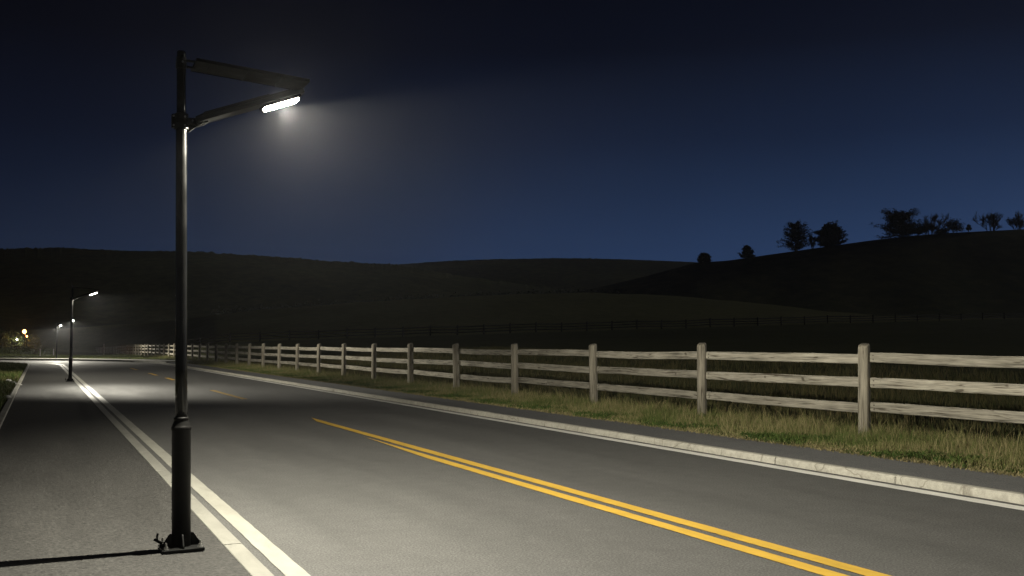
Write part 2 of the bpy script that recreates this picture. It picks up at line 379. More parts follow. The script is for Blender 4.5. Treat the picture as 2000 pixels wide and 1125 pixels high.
# ------------------------------------------------------------------ road, path, kerbs, markings
o = ribbon('road', 1.40, 8.32, 0.0, M_road, label='dark asphalt two lane road bending left in the distance', cat='road')
o = ribbon('footpath', -.60, 1.268, 0.006, M_path, label='rough asphalt footpath the black lamp stands on', cat='footpath')
o = ribbon('roadside_strip', 8.46, 9.62, .072, M_strip, label='grey asphalt strip between the pale kerb and the grass', cat='pavement')
o = ribbon('pavement', 8.44, 11.0, .155, M_pave, s0=79, s1=T0 + RB * AMAX, label='pale pavement on the outside of the bend', cat='pavement')
def kerb_run(name, L0, L1, z1, mat, seg, gap, s0, s1, label, jitter=.3, bev=.012, z0=-.1, irregular=0.0, rmat=None):
    bm = bmesh.new(); s = s0; rr = random.Random(name)
    while s < s1:
        ln = seg * (1 + rr.uniform(-jitter, jitter)); e = min(s + ln, s1)
        k = max(1, int((e - s) / 1.2)) if s > T0 - 4 else 1
        dz = rr.uniform(-1, 1) * irregular; dl = rr.uniform(-1, 1) * irregular
        top = []; prof = [(L0 + dl, z0), (L0 + dl, z1 + dz - bev), (L0 + dl + bev, z1 + dz), (L1 - bev, z1 + dz), (L1, z1 + dz - bev), (L1, z0)]
        rings = []
        for i in range(k + 1):
            q = s + (e - gap - s) * i / k
            if bev and i == 0: pass
            rings.append([bm.verts.new((*P(q, L), z)) for L, z in prof])
        for a, b in zip(rings, rings[1:]):
            for i in range(len(prof) - 1): bm.faces.new((a[i], b[i], b[i + 1], a[i + 1]))
        bm.faces.new(rings[0]); bm.faces.new(rings[-1][::-1])
        s = e
    bmesh.ops.recalc_face_normals(bm, faces=bm.faces)
    o = bm_obj(name, bm, mat); tag(o, label, 'kerb', kind='structure'); return o
kerb_run('kerb', 8.33, 8.47, .085, M_kerb, 1.9, .012, -13, T0, 'weathered pale stone kerb along the far side of the road', .45, .022, irregular=.003)
kerb_run('kerb', 8.33, 8.46, .165, M_kerb, 2.2, .010, T0, T0 + RB * AMAX, 'raised stone kerb round the outside of the bend', .2, .02)
kerb_run('painted_kerb', 1.268, 1.400, .012, M_kerbp, 2.3, .014, -13, T0 + 30, 'flush pale kerb stones between footpath and road', .06, .004)
kerb_run('path_edging', -.72, -.595, .045, M_kerb, 1.0, .010, -13, T0 + 36, 'narrow pale edging stones between footpath and left grass', .03, .01)
# dark joint bed under kerbs so gaps read as joints
ribbon('edge_line', 1.47, 1.616, .005, M_white, label='solid white line along the near edge of the road', cat='road marking', ragged=.003)
ribbon('edge_line', 8.01, 8.20, .005, M_white2, s1=82, label='thin white line beside the far kerb', cat='road marking', ragged=.003)
ribbon('centre_line', 4.85, 5.0, .005, M_yellow, s1=20.0, taper0=1.0, label='longer yellow centre line, the far one of the pair', cat='road marking', ragged=.003)
ribbon('centre_line', 4.61, 4.755, .005, M_yellow, s1=15.6, taper0=3.2, label='shorter yellow centre line, the near one of the pair', cat='road marking', ragged=.003)
for i, (a, b, t) in enumerate([(27.4, 33.2, 'nearest short yellow dash, beyond the double line'), (43.0, 46.0, 'small yellow dash just behind the tall lamp pole'), (49.8, 53.4, 'small pale dash left of the tall lamp pole'), (60.5, 65, 'faint farthest dash of the centre line')]):
    ribbon('centre_dash', 4.95, 5.12, .005, M_yellow, s0=a, s1=b, label=t, cat='road marking', ragged=.003)

# ------------------------------------------------------------------ street lamp
def lamp_light_data(name, power, col, wide=False, lo=101.0, hi=46.0, expo=-2.0, al0=5.6, al1=1.9):
    d = bpy.data.lights.new(name, 'POINT'); d.energy = power; d.color = (1, 1, 1); d.shadow_soft_size = .011
    d.use_nodes = True; t = d.node_tree; em = t.nodes['Emission']; em.inputs['Color'].default_value = (*col, 1)
    tc = t.nodes.new('ShaderNodeTexCoord'); sx = t.nodes.new('ShaderNodeSeparateXYZ'); t.links.new(tc.outputs['Normal'], sx.inputs[0])
    def mt(op, a, b=0.0, c=0.0):
        m = t.nodes.new('ShaderNodeMath'); m.operation = op
        for i, v in enumerate((a, b, c)):
            if hasattr(v, 'links'): t.links.new(v, m.inputs[i])
            else: m.inputs[i].default_value = v
        return m.outputs[0]
    c = mt('MULTIPLY', sx.outputs['Z'], LIGHT_SIGN)
    pw = mt('POWER', mt('MAXIMUM', c, .22), expo)
    mr = t.nodes.new('ShaderNodeMapRange'); mr.interpolation_type = 'SMOOTHSTEP'
    t.links.new(c, mr.inputs['Value']); mr.inputs['From Min'].default_value = math.cos(R(lo)); mr.inputs['From Max'].default_value = math.cos(R(hi))
    al = mt('DIVIDE', mt('ABSOLUTE', sx.outputs['Y']), mt('MAXIMUM', c, .02))   # narrower along the road than across it
    m2 = t.nodes.new('ShaderNodeMapRange'); m2.interpolation_type = 'SMOOTHSTEP'; t.links.new(al, m2.inputs['Value'])
    m2.inputs['From Min'].default_value = al1; m2.inputs['From Max'].default_value = al0; m2.inputs['To Min'].default_value = 1; m2.inputs['To Max'].default_value = 0
    spill = mt('MULTIPLY', mt('GREATER_THAN', c, -.35), SPILL)   # light leaving the lens bowl sideways
    m3 = t.nodes.new('ShaderNodeMapRange'); m3.interpolation_type = 'SMOOTHSTEP'; t.links.new(mt('DIVIDE', sx.outputs['X'], mt('MAXIMUM', c, .05)), m3.inputs['Value'])   # less light to the house side
    m3.inputs['From Min'].default_value = -1.5; m3.inputs['From Max'].default_value = .05; m3.inputs['To Min'].default_value = .30; m3.inputs['To Max'].default_value = 1
    t.links.new(mt('ADD', mt('MULTIPLY', mt('MULTIPLY', mt('MULTIPLY', pw, mr.outputs[0]), m2.outputs[0]), m3.outputs[0]), spill), em.inputs['Strength'])
    return d
LIGHT_SIGN = -1.0; SPILL = .3
WARM = (1.0, .945, .79)
TILT = R(20.5)
def make_lamp():
    root = empty('street_lamp')
    # base plate, gussets, bolts
    bm = bmesh.new(); add_box(bm, (0, 0, .014), (.29, .29, .022)); bp = bm_obj('base_plate', bm, M_dark, root, bevel=.004)
    for k in range(4):
        a = k * math.pi / 2
        bm = bmesh.new(); add_prism(bm, [(.060, .0255), (.135, .0255), (.132, .045), (.085, .115), (.060, .120)], -.006, .006)
        g = bm_obj('gusset', bm, M_dark, bp, bevel=.002); g.rotation_euler.z = a
        a2 = a + math.pi / 4
        bm = bmesh.new(); x, y = .165 * math.cos(a2), .165 * math.sin(a2)
        add_cyl(bm, (x, y, .0255), (x, y, .033), .019, n=16); add_cyl(bm, (x, y, .0332), (x, y, .049), .0135, n=6); add_cyl(bm, (x, y, .0492), (x, y, .075), .007, n=10)
        bm_obj('anchor_bolt', bm, M_steel, bp)
    bm = bmesh.new()                          # locking lever at the back corner
    add_cyl(bm, (-.13, .02, .05), (-.185, .03, .085), .010, n=10); add_cyl(bm, (-.165, .03, .075), (-.160, .03, .125), .008, n=10); add_box(bm, (-.135, .02, .035), (.03, .03, .02))
    bm_obj('lever', bm, M_dark, bp)
    bm = bmesh.new()
    add_lathe(bm, [(.067, .026), (.067, .86), (.0705, .862), (.0705, .885), (.067, .888), (.063, .90), (.052, .925), (.050, .935), (.053, .938), (.053, .952), (.047, .956)], 40)
    bm_obj('base_sleeve', bm, M_sleeve, root, smooth=True, bevel=0)
    bm = bmesh.new(); add_lathe(bm, [(.043, .95), (.0425, 1.3), (.039, 3.09), (.034, 3.165), (.0325, 3.65), (.031, 3.668), (.024, 3.674)], 36)
    bm_obj('pole', bm, M_black, root, smooth=True)
    DZC = .045
    # clamp with bolts
    bm = bmesh.new(); add_lathe(bm, [(.047, 3.035), (.052, 3.04), (.052, 3.075), (.048, 3.08), (.048, 3.11), (.052, 3.115), (.052, 3.150), (.047, 3.155)], 28)
    add_box(bm, (-.055, 0, 3.095), (.03, .05, .10)); add_box(bm, (.085, 0, 3.098), (.09, .07, .05)); add_cyl(bm, (.125, -.055, 3.10), (.125, .055, 3.10), .026, n=20)
    add_prism(bm, [(.04, 3.02), (.055, 3.02), (.12, 3.075), (.12, 3.09), (.04, 3.09)], -.012, .012)
    bmesh.ops.translate(bm, verts=bm.verts, vec=(0, 0, DZC)); cl = bm_obj('clamp', bm, M_dark, root, bevel=.002)
    for (x, y, z) in ((-.058, -.028, 3.06), (-.058, -.028, 3.13), (.02, -.052, 3.125), (.02, -.052, 3.06), (.125, -.06, 3.10), (.075, -.04, 3.10)):
        bm = bmesh.new(); add_cyl(bm, (x, y + .012, z + DZC), (x, y - .006, z + DZC), .0075, n=6); bm_obj('clamp_bolt', bm, M_steel, cl)
    # luminaire (tilted up and outwards)
    hd = empty('lamp_arm', (.10, 0, 3.15)); hd.parent = root; hd.rotation_euler.y = -TILT
    rot = Matrix.Rotation(-TILT, 4, 'Y'); base = Vector((.10, 0, 3.15))
    def arm_part(name, bm, mat, parent=root, smooth=False, bevel=0.0):
        bmesh.ops.transform(bm, matrix=Matrix.Translation(base) @ rot, verts=bm.verts)
        return bm_obj(name, bm, mat, parent, smooth, bevel)
    bpy.data.objects.remove(hd)
    bm = bmesh.new()
    # flat housing: outline in xy, two thicknesses
    w = .105
    outl = [(0.0, -.05), (.05, -w), (.80, -w), (.855, -w * .75), (.865, 0), (.855, w * .75), (.80, w), (.05, w), (0.0, .05)]
    for z0, z1, k in ((-.022, .012, 1.0), (.0122, .030, .82)):
        a = [bm.verts.new((x * (.5 + .5 * k) + (1 - k) * .03, y * k, z0)) for x, y in outl]; b = [bm.verts.new((x * (.5 + .5 * k) + (1 - k) * .03, y * k, z1)) for x, y in outl]
        n = len(outl); bm.faces.new(a[::-1]); bm.faces.new(b)
        for i in range(n): bm.faces.new((a[i], a[(i + 1) % n], b[(i + 1) % n], b[i]))
    for i in range(5): add_box(bm, (.33 + .0, -.06 + .03 * i, .036), (.52, .008, .0115))
    add_box(bm, (.27, -.1065, .004), (.46, .005, .007)); add_box(bm, (.27, .1065, .004), (.46, .005, .007))
    bmesh.ops.recalc_face_normals(bm, faces=bm.faces)
    head = arm_part('lamp_head', bm, M_dark, root, bevel=.005)
    bm = bmesh.new()
    for y in (-.072, .072): add_box(bm, (.665, y, -.034), (.31, .016, .023))
    for x in (.517, .813): add_box(bm, (x, 0, -.034), (.014, .1275, .023))
    arm_part('lens_frame', bm, M_dark, head, bevel=.004)
    bm = bmesh.new()
    for sx in (-1, 1):
        add_box(bm, (.665 + sx * .070, 0, -.046), (.134, .126, .040))
    arm_part('led_panel', bm, M_led, head, bevel=.012)
    bm = bmesh.new(); add_cyl(bm, (-.01, 0, -.012), (.06, 0, -.012), .034, n=20); add_box(bm, (.06, 0, -.03), (.05, .09, .012)); arm_part('arm_joint', bm, M_dark, head, bevel=.002)
    # solar panel on two short pegs
    base = Vector((.035, 0, 3.582)); rot = Matrix.Rotation(R(5.2), 4, 'Y')
    bm = bmesh.new(); add_box(bm, (.475, 0, 0), (.83, .30, .010)); pn_ = arm_part('solar_panel', bm, M_panel, root, bevel=.002)
    bm = bmesh.new()
    for y in (-.151, .151): add_box(bm, (.475, y, .002), (.846, .008, .024))
    for x in (.057, .893): add_box(bm, (x, 0, .002), (.010, .293, .024))
    for x in (.16, .44, .70): add_box(bm, (x, 0, -.008), (.012, .29, .007))
    arm_part('panel_frame', bm, M_panel, pn_, bevel=.0015)
    bm = bmesh.new()
    for i in range(6):
        for j in range(2): add_box(bm, (.128 + i * .139, -.073 + j * .146, .0075), (.131, .138, .004))
    arm_part('solar_cells', bm, M_cell, pn_)
    bm = bmesh.new()
    add_cyl(bm, (-.03, -.03, .012), (.07, -.055, .012), .010, n=10); add_cyl(bm, (-.03, .03, -.014), (.07, .055, -.008), .010, n=10); add_lathe(bm, [(.034, -.05), (.039, -.045), (.039, .035), (.034, .04)], 24, (-.035, 0))
    bk = arm_part('panel_bracket', bm, M_dark, pn_)
    bm = bmesh.new(); add_cyl(bm, (-.03, -.034, .0), (-.03, -.048, .0), .008, n=6); arm_part('bracket_bolt', bm, M_steel, bk)
    # the light itself, just below the lens
    base = Vector((.10, 0, 3.15)); rot = Matrix.Rotation(-TILT, 4, 'Y')
    ld = lamp_light_data('lamp_light', LAMP_W, WARM)
    lo = bpy.data.objects.new('lamp_light', ld); COL.objects.link(lo); lo.parent = root
    lo.location = base + rot.to_3x3() @ Vector((.665, -.01, -.078)); lo.rotation_euler.y = -R(16.5)
    return root
LAMP_W = 1400.0
lamp = make_lamp()
p1 = on_plane(354, 1075); lamp.location = (p1.x - .0, p1.y, .008)
lean = Matrix.Rotation(R(-1.05), 3, Vector((sy_, cy_, 0)))
lamp.rotation_euler = lean.to_euler()
tag(lamp, 'tall black street lamp on footpath, nearest, with bright lit head and panel on top', 'street lamp', 'street lamps beside the road')
def put_lamp(px, py, z, rz, label, scale=1.0, D=None, power=1.0, btilt=0.0, lo=None, hi=None, wide=False, yaw=0.0, expo=None):
    c = copy_tree(lamp); p = on_plane(px, py, z) if D is None else Vector((*at_depth(px, HOR, D)[:2], z))
    c.location = (p.x, p.y, z); c.rotation_euler = (0, 0, rz); c.scale = (scale,) * 3
    tag(c, label, 'street lamp', 'street lamps beside the road')
    for ch in children(c):
        if ch.type == 'LIGHT':
            ch.data.energy *= power; ch.rotation_euler.y += btilt; ch.rotation_euler.z += yaw
            for n in ch.data.node_tree.nodes:
                if n.type == 'MATH' and abs(n.inputs[1].default_value - SPILL) < 1e-6: n.inputs[1].default_value = .035
            if expo: [n for n in ch.data.node_tree.nodes if n.type == 'MATH' and n.operation == 'POWER'][0].inputs[1].default_value = expo
            if lo:
                mrs = [n for n in ch.data.node_tree.nodes if n.type == 'MAP_RANGE']; mr = mrs[0]
                if wide: mrs[1].inputs['From Min'].default_value = 28; mrs[1].inputs['From Max'].default_value = 30
                mr.inputs['From Min'].default_value = math.cos(R(lo)); mr.inputs['From Max'].default_value = math.cos(R(hi))
    return c
lamp2 = put_lamp(137, 745, .008, R(-8), 'second black street lamp on the footpath, smaller, beyond the tall one', 1.04, btilt=R(5), power=.31, yaw=R(15), expo=-2.9)
d3 = at_depth(111, HOR, 92); a3 = math.atan2(-d3.y, -d3.x)
lamp3 = put_lamp(111, 0, float(ground_z(d3.x, d3.y)), a3 + R(24), 'third street lamp, on the grass where the road bends', .93, D=92, power=.8, btilt=R(12), lo=86, hi=64, wide=True)
d4 = at_depth(141, HOR, 122); a4 = math.atan2(-d4.y, -d4.x)
lamp4 = put_lamp(141, 0, float(ground_z(d4.x, d4.y)), a4 + R(2), 'farthest street lamp, its lit head showing behind the second lamp pole', 1.32, D=122, power=.75, btilt=R(16.5), lo=89, hi=66, wide=True)

# ------------------------------------------------------------------ fences
FX, PITCHY = 11.62, 4.20
def post_mesh(seed, H=1.44, hw=.082):
    rr = random.Random(seed); bm = bmesh.new(); n = 20; zs = [-.3, 0, .25, .5, .8, 1.1, H - .07, H - .03, H - .008, H]
    sc = [1, 1.02, 1.0, .99, .98, .975, .97, .94, .87, .74]; ph = rr.uniform(0, 6); tl = rr.uniform(-.02, .02)
    rings = []
    for z, s in zip(zs, sc):
        ring = []
        for i in range(n):
            a = 2 * math.pi * (i + .5) / n; c, d = math.cos(a), math.sin(a)
            e = (abs(c) ** 5 + abs(d) ** 5) ** (-1 / 5.0)
            r = hw * e * s * (1 + .03 * mn.noise(Vector((c * 1.5 + ph, d * 1.5, z * 2))))
            zz = z + (.02 * (c + tl * 10 * d) * (hw * e / .09) if z > H - .05 else 0) + (.012 * mn.noise(Vector((c * 3 + ph, d * 3, 9))) if z > H - .1 else 0)
            ring.append(bm.verts.new((r * c, r * d, zz)))
        rings.append(ring)
    for a, b in zip(rings, rings[1:]):
        for i in range(n): bm.faces.new((a[i], a[(i + 1) % n], b[(i + 1) % n], b[i]))
    bm.faces.new(rings[-1])
    # grain runs along local x in the wood material: rotate mesh so its length is x
    bmesh.ops.transform(bm, matrix=Matrix.Rotation(math.pi / 2, 4, 'Y'), verts=bm.verts)
    me = bpy.data.meshes.new('post'); bm.to_mesh(me); bm.free(); me.materials.append(M_post)
    me.polygons.foreach_set('use_smooth', [True] * len(me.polygons)); return me
def rail_mesh(seed, Ln, h=.155, th=.05, bolts=True, mat=None):
    rr = random.Random(seed); bm = bmesh.new(); n = 15; ph = rr.uniform(0, 50); rings = []
    bow = rr.uniform(-.022, .004)
    for i in range(n):
        x = Ln * i / (n - 1); e = .0
        zc = bow * math.sin(math.pi * i / (n - 1)) + .006 * mn.noise(Vector((x * 1.1, ph, 0))); hh = h / 2 * (1 + .05 * mn.noise(Vector((x * 1.6, ph, 5))))
        k = .78 if i in (0, n - 1) else 1.0
        if i == 1: x = .035
        if i == n - 2: x = Ln - .035
        c = .013
        prof = [(-th / 2, -hh * k + c), (-th / 2, hh * k - c), (-th / 2 + c, hh * k), (th / 2 - c, hh * k), (th / 2, hh * k - c), (th / 2, -hh * k + c), (th / 2 - c, -hh * k), (-th / 2 + c, -hh * k)]
        rings.append([bm.verts.new((x, y + .004 * mn.noise(Vector((x, ph, 9))), z + zc)) for y, z in prof])
    for a, b in zip(rings, rings[1:]):
        for i in range(8): bm.faces.new((a[i], a[(i + 1) % 8], b[(i + 1) % 8], b[i]))
    bm.faces.new(rings[0]); bm.faces.new(rings[-1][::-1]); bmesh.ops.recalc_face_normals(bm, faces=bm.faces)
    if bolts:
        for x in (.11,):
            for z in (-.035, .03):
                g = bmesh.ops.create_cone(bm, cap_ends=True, segments=8, radius1=.011, radius2=.009, depth=.012, matrix=Matrix.Translation((x, -th / 2 - .003, z)) @ Matrix.Rotation(math.pi / 2, 4, 'X'))
                for v in g['verts']:
                    for f in v.link_faces: f.material_index = 1
    me = bpy.data.meshes.new('rail'); bm.to_mesh(me); bm.free(); me.materials.append(mat or M_wood); me.materials.append(M_bolt); return me
fence = empty('wooden_fence', (FX, 0, .06)); tag(fence, 'pale weathered post and rail fence with three rails along the lit verge', 'fence')
pms = [post_mesh(i) for i in range(7)]
YS = [3.32 + PITCHY * i for i in range(60)]   # posts along the verge
fz0 = lambda y: float(ground_z(FX, y)) 
def dip(y): return -.30 * float(ss(110, 190, y)) - .45 * float(ss(150, 235, y))
nr = 0; extra = []
for i, y in enumerate(YS):
    po = bpy.data.objects.new('post', pms[(i * 3 + i // 7) % 7]); COL.objects.link(po); po.parent = fence
    po.location = (random.uniform(-.012, .012), y, dip(y) + random.uniform(-.015, .015))
    ml = Matrix.Rotation(R(24 + random.uniform(-7, 7)), 4, 'Z') @ Matrix.Rotation(R(random.uniform(-1.5, 1.5)), 4, 'X') @ Matrix.Rotation(R(random.uniform(-.6, 1.0)), 4, 'Y') @ Matrix.Rotation(-math.pi / 2, 4, 'Y')
    po.rotation_euler = ml.to_euler()
rms = [rail_mesh(i, PITCHY - .075) for i in range(9)]
rail_stuff = bmesh.new()
for i in range(len(YS) - 1):
    y0, y1 = YS[i], YS[i + 1]
    for j, hz in enumerate((1.27, .895, .505)):
        # rails run from the far post (start hidden) towards the camera; bolted end near the nearer post
        ya, yb = y1 - .09, y0 + .06 - .05
        z0, z1 = hz - .06 + dip(y0) + random.uniform(-.02, .02), hz - .06 + dip(y1) + random.uniform(-.02, .02)
        me = rms[(i * 4 + j * 2 + (i // 3)) % 9]
        rot = Matrix.Rotation(-math.pi / 2, 4, 'Z') @ Matrix.Rotation(math.atan2(z1 - z0, PITCHY), 4, 'Y')
        loc = Vector((.072, y1 - .045, z1))
        if nr < 99:
            ro = bpy.data.objects.new('rail', me); COL.objects.link(ro); ro.parent = fence
            ro.location = loc; ro.rotation_euler = rot.to_euler(); nr += 1
        else:
            tmp = bmesh.new(); tmp.from_mesh(me); tmp.transform(Matrix.Translation(loc) @ rot)
            t2 = bpy.data.meshes.new('tmp'); tmp.to_mesh(t2); tmp.free(); rail_stuff.from_mesh(t2); bpy.data.meshes.remove(t2)
ro = bm_obj('rail', rail_stuff, [M_wood, M_bolt], fence); ro['kind'] = 'stuff'; ro['label'] = 'farthest rails of the fence, too small to tell apart'

# far paddock fence across the field
far = empty('paddock_fence'); tag(far, 'dark three rail fence crossing the field behind the pale one', 'fence')
fpx = [330.0]
while fpx[-1] < 2080: fpx.append(fpx[-1] + float(np.interp(fpx[-1], [330, 1000, 2000], [60, 50.5, 41])))
pts = []
for q in fpx:
    D = float(np.interp(q, ff_px, ff_D)); a = at_depth(q, HOR, D); pts.append(Vector((a.x, a.y, float(ground_z(a.x, a.y)))))
far.location = pts[len(pts) // 2]
fpm = []
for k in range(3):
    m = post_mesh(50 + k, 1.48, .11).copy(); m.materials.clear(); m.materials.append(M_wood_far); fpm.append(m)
cnt = 0; stuff = bmesh.new()
for i, p in enumerate(pts):
    po = bpy.data.objects.new('post', fpm[i % 3]); COL.objects.link(po); po.parent = far; po.location = p - far.location
    po.rotation_euler = (Matrix.Rotation(R(random.uniform(0, 60)), 4, 'Z') @ Matrix.Rotation(-math.pi / 2 + R(random.uniform(-1.5, 1.5)), 4, 'Y')).to_euler()
for i in range(len(pts) - 1):
    a, b = pts[i], pts[i + 1]
    for hz in (1.22, .82, .42):
        d = b - a; bm = bmesh.new(); q = d.to_track_quat('X', 'Z').to_matrix().to_4x4()
        add_box(bm, (d.length / 2, 0, 0), (d.length - .02, .05, .18)); cnt += 1
        if cnt > 99:
            bmesh.ops.transform(bm, matrix=Matrix.Translation(a - far.location + Vector((0, 0, hz))) @ q, verts=bm.verts); t2 = bpy.data.meshes.new('tmp'); bm.to_mesh(t2); bm.free(); stuff.from_mesh(t2); bpy.data.meshes.remove(t2); continue
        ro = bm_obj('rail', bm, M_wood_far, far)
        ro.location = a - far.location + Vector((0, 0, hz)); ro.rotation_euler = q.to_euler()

ro = bm_obj('rail', stuff, M_wood_far, far); ro['kind'] = 'stuff'; ro['label'] = 'farthest rails of the dark fence'

# ------------------------------------------------------------------ grass
def blades(name, x, y, h, w, tint, lean, label, cat='grass', zoff=0.0, mat=None):
    N = len(x); z = ground_z(x, y) + zoff
    yaw = RNG.uniform(0, 2 * np.pi, N); la = RNG.uniform(0, 2 * np.pi, N)
    wx, wy = np.cos(yaw) * w / 2, np.sin(yaw) * w / 2
    lx, ly = np.cos(la) * lean * h, np.sin(la) * lean * h
    V = np.zeros((N, 5, 3))
    V[:, 0] = np.stack([x - wx, y - wy, z - .01], 1); V[:, 1] = np.stack([x + wx, y + wy, z - .01], 1)
    V[:, 2] = np.stack([x + lx * .35 - wx * .75, y + ly * .35 - wy * .75, z + h * .55], 1); V[:, 3] = np.stack([x + lx * .35 + wx * .75, y + ly * .35 + wy * .75, z + h * .55], 1)
    V[:, 4] = np.stack([x + lx, y + ly, z + h * (1 - .25 * lean)], 1)
    b = 5 * np.arange(N)
    me = np_mesh(name, V.reshape(-1, 3), quads=np.stack([b, b + 1, b + 3, b + 2], 1), tris=np.stack([b + 2, b + 3, b + 4], 1))
    at = me.attributes.new('tint', 'FLOAT', 'POINT'); at.data.foreach_set('value', np.repeat(np.clip(tint, 0, 1), 5).astype(np.float32))
    o = link_mesh(name, me, mat or M_grass); tag(o, label, cat, kind='stuff'); return o
def scatter(n, x0, x1, y0, y1, py=1.0):
    return RNG.uniform(x0, x1, n), y0 + (y1 - y0) * RNG.uniform(0, 1, n) ** py
def patch(x, y, s, seed): return np.clip(.5 + .5 * pn(x, y, s, seed), 0, 1)
# verge
x, y = scatter(470000, 9.50, 12.3, 3.0, 115.0, 1.9)
edge = 9.60 + .12 * pn(x, y, 1.3, 2) + .06 * pn(x, y, 5, 5)
k = (x > edge) & (RNG.uniform(0, 1, len(x)) < .35 + .65 * patch(x, y, 2.6, 8)); x, y = x[k], y[k]
dist = np.hypot(x, y); toF = ss(9.7, 11.4, x)
clump = patch(x, y, 3.7, 11); gp = patch(x, y, 1.15, 14)
h = (.032 + .05 * toF + .145 * toF * clump ** 1.5) * RNG.uniform(.5, 1.35, len(x))
tall = RNG.uniform(0, 1, len(x)) < .14 * toF; h[tall] *= RNG.uniform(1.4, 2.4, tall.sum())
w = np.where(tall, .0030, .0042) + dist * .00010
green = ss(.50, .72, gp) * (1 - .45 * toF)
tint = .66 - .36 * green + .20 * RNG.normal(0, 1, len(x)) + .10 * (1 - ss(9.6, 9.9, x)) + tall * .10
blades('verge_grass', x, y, h, w, tint, RNG.uniform(.1, .8, len(x)), 'ragged green and straw coloured grass between roadside strip and fence')
# low broad-leaved green clumps and dead litter at the edge
x, y = scatter(52000, 9.55, 11.3, 4.0, 60.0, 1.7)
g = patch(x, y, 2.1, 21) * (1 - .5 * ss(10.2, 11.3, x)); k = g > .56; x, y = x[k], y[k]
blades('clover', x, y, RNG.uniform(.03, .11, len(x)), RNG.uniform(.012, .026, len(x)), .14 + .10 * RNG.normal(0, 1, len(x)), RNG.uniform(.5, 1.6, len(x)), 'low bright green leafy clumps near the edge of the verge')
x, y = scatter(26000, 9.46, 10.1, 3.0, 60.0, 1.6); k = x < 9.62 + .5 * RNG.beta(1, 3, len(x)) + .1 * pn(x, y, 1.3, 2); x, y = x[k], y[k]
blades('dry_litter', x, y, RNG.uniform(.02, .06, len(x)), RNG.uniform(.006, .013, len(x)), .88 + .1 * RNG.normal(0, 1, len(x)), RNG.uniform(1.0, 2.4, len(x)), 'dead straw scattered along the edge of the roadside strip', zoff=.012)
# paddock grass behind the fence
x, y = scatter(190000, 11.7, 34.0, 1.5, 75.0, 1.5); k = RNG.uniform(0, 1, len(x)) < (1.05 - .8 * ss(12, 34, x)); x, y = x[k], y[k]
dist = np.hypot(x, y)
h = (.14 + .22 * patch(x, y, 1.7, 31)) * RNG.uniform(.6, 1.3, len(x)); w = .005 + dist * .00022
blades('paddock_grass', x, y, h, w, .56 + .16 * RNG.normal(0, 1, len(x)) + .12 * pn(x, y, .4, 3), RNG.uniform(.1, .7, len(x)), 'long rough grass in the paddock behind the fence', mat=M_grass2)
# left bank
x, y = scatter(60000, -9.0, -.74, 14.0, 98.0, 1.0); x = -.74 - 8.3 * RNG.uniform(0, 1, len(x)) ** 1.6
x += 0; yy = y
# follow the bend
o_ = off(x, y); k = (o_ < -.76); x, y = x[k], y[k]
blades('bank_grass', x, y, RNG.uniform(.05, .20, len(x)) * (.6 + .8 * patch(x, y, .9, 41)), .009 + np.hypot(x, y) * .0001, .42 + .22 * RNG.normal(0, 1, len(x)) + .2 * pn(x, y, .5, 9), RNG.uniform(.1, .9, len(x)), 'rough grass on the bank left of the footpath')
# grass outside the bend
x, y = scatter(70000, -30, 12, 84.0, 150.0, 1.0); k = (off(x, y) > 11.05); x, y = x[k], y[k]
blades('bend_grass', x, y, RNG.uniform(.06, .18, len(x)), np.full(len(x), .03), .42 + .15 * RNG.normal(0, 1, len(x)), RNG.uniform(.2, .9, len(x)), 'mown grass outside the bend of the road')

# ------------------------------------------------------------------ trees
def tubes_mesh(name, segs, n=5):
    A = np.array([tuple(q[0]) for q in segs]); B = np.array([tuple(q[1]) for q in segs]); ra = np.array([q[2] for q in segs]); rb = np.array([q[3] for q in segs])
    d = B - A; d /= np.linalg.norm(d, axis=1)[:, None] + 1e-9
    h = np.where(np.abs(d[:, 2:3]) > .9, np.array([[1.0, 0, 0]]), np.array([[0, 0, 1.0]])); u = np.cross(d, h); u /= np.linalg.norm(u, axis=1)[:, None]; v = np.cross(d, u)
    N = len(segs); V = np.zeros((N, 2, n, 3))
    for k in range(n):
        e = u * math.cos(2 * math.pi * k / n) + v * math.sin(2 * math.pi * k / n)
        V[:, 0, k] = A + e * ra[:, None]; V[:, 1, k] = B + e * rb[:, None]
    b = 2 * n * np.arange(N)[:, None]; k = np.arange(n)[None]; k2 = (k + 1) % n
    return np_mesh(name, V.reshape(-1, 3), quads=np.stack([b + k, b + k2, b + n + k2, b + n + k], -1).reshape(-1, 4))
def leaf_mesh(name, C, sizes, flat, rr):
    N = len(C); C = np.array(C); V = np.zeros((N, 4, 3))
    a = RNG.normal(0, 1, (N, 3)); a[:, 2] *= flat; a /= np.linalg.norm(a, axis=1)[:, None]
    b = RNG.normal(0, 1, (N, 3)); b[:, 2] *= flat; b -= (b * a).sum(1)[:, None] * a; b /= np.linalg.norm(b, axis=1)[:, None]
    s = sizes[:, None]
    V[:, 0] = C - a * s; V[:, 1] = C - b * s * .45; V[:, 2] = C + a * s; V[:, 3] = C + b * s * .45
    i = 4 * np.arange(N); return np_mesh(name, V.reshape(-1, 3), quads=np.stack([i, i + 1, i + 2, i + 3], 1))
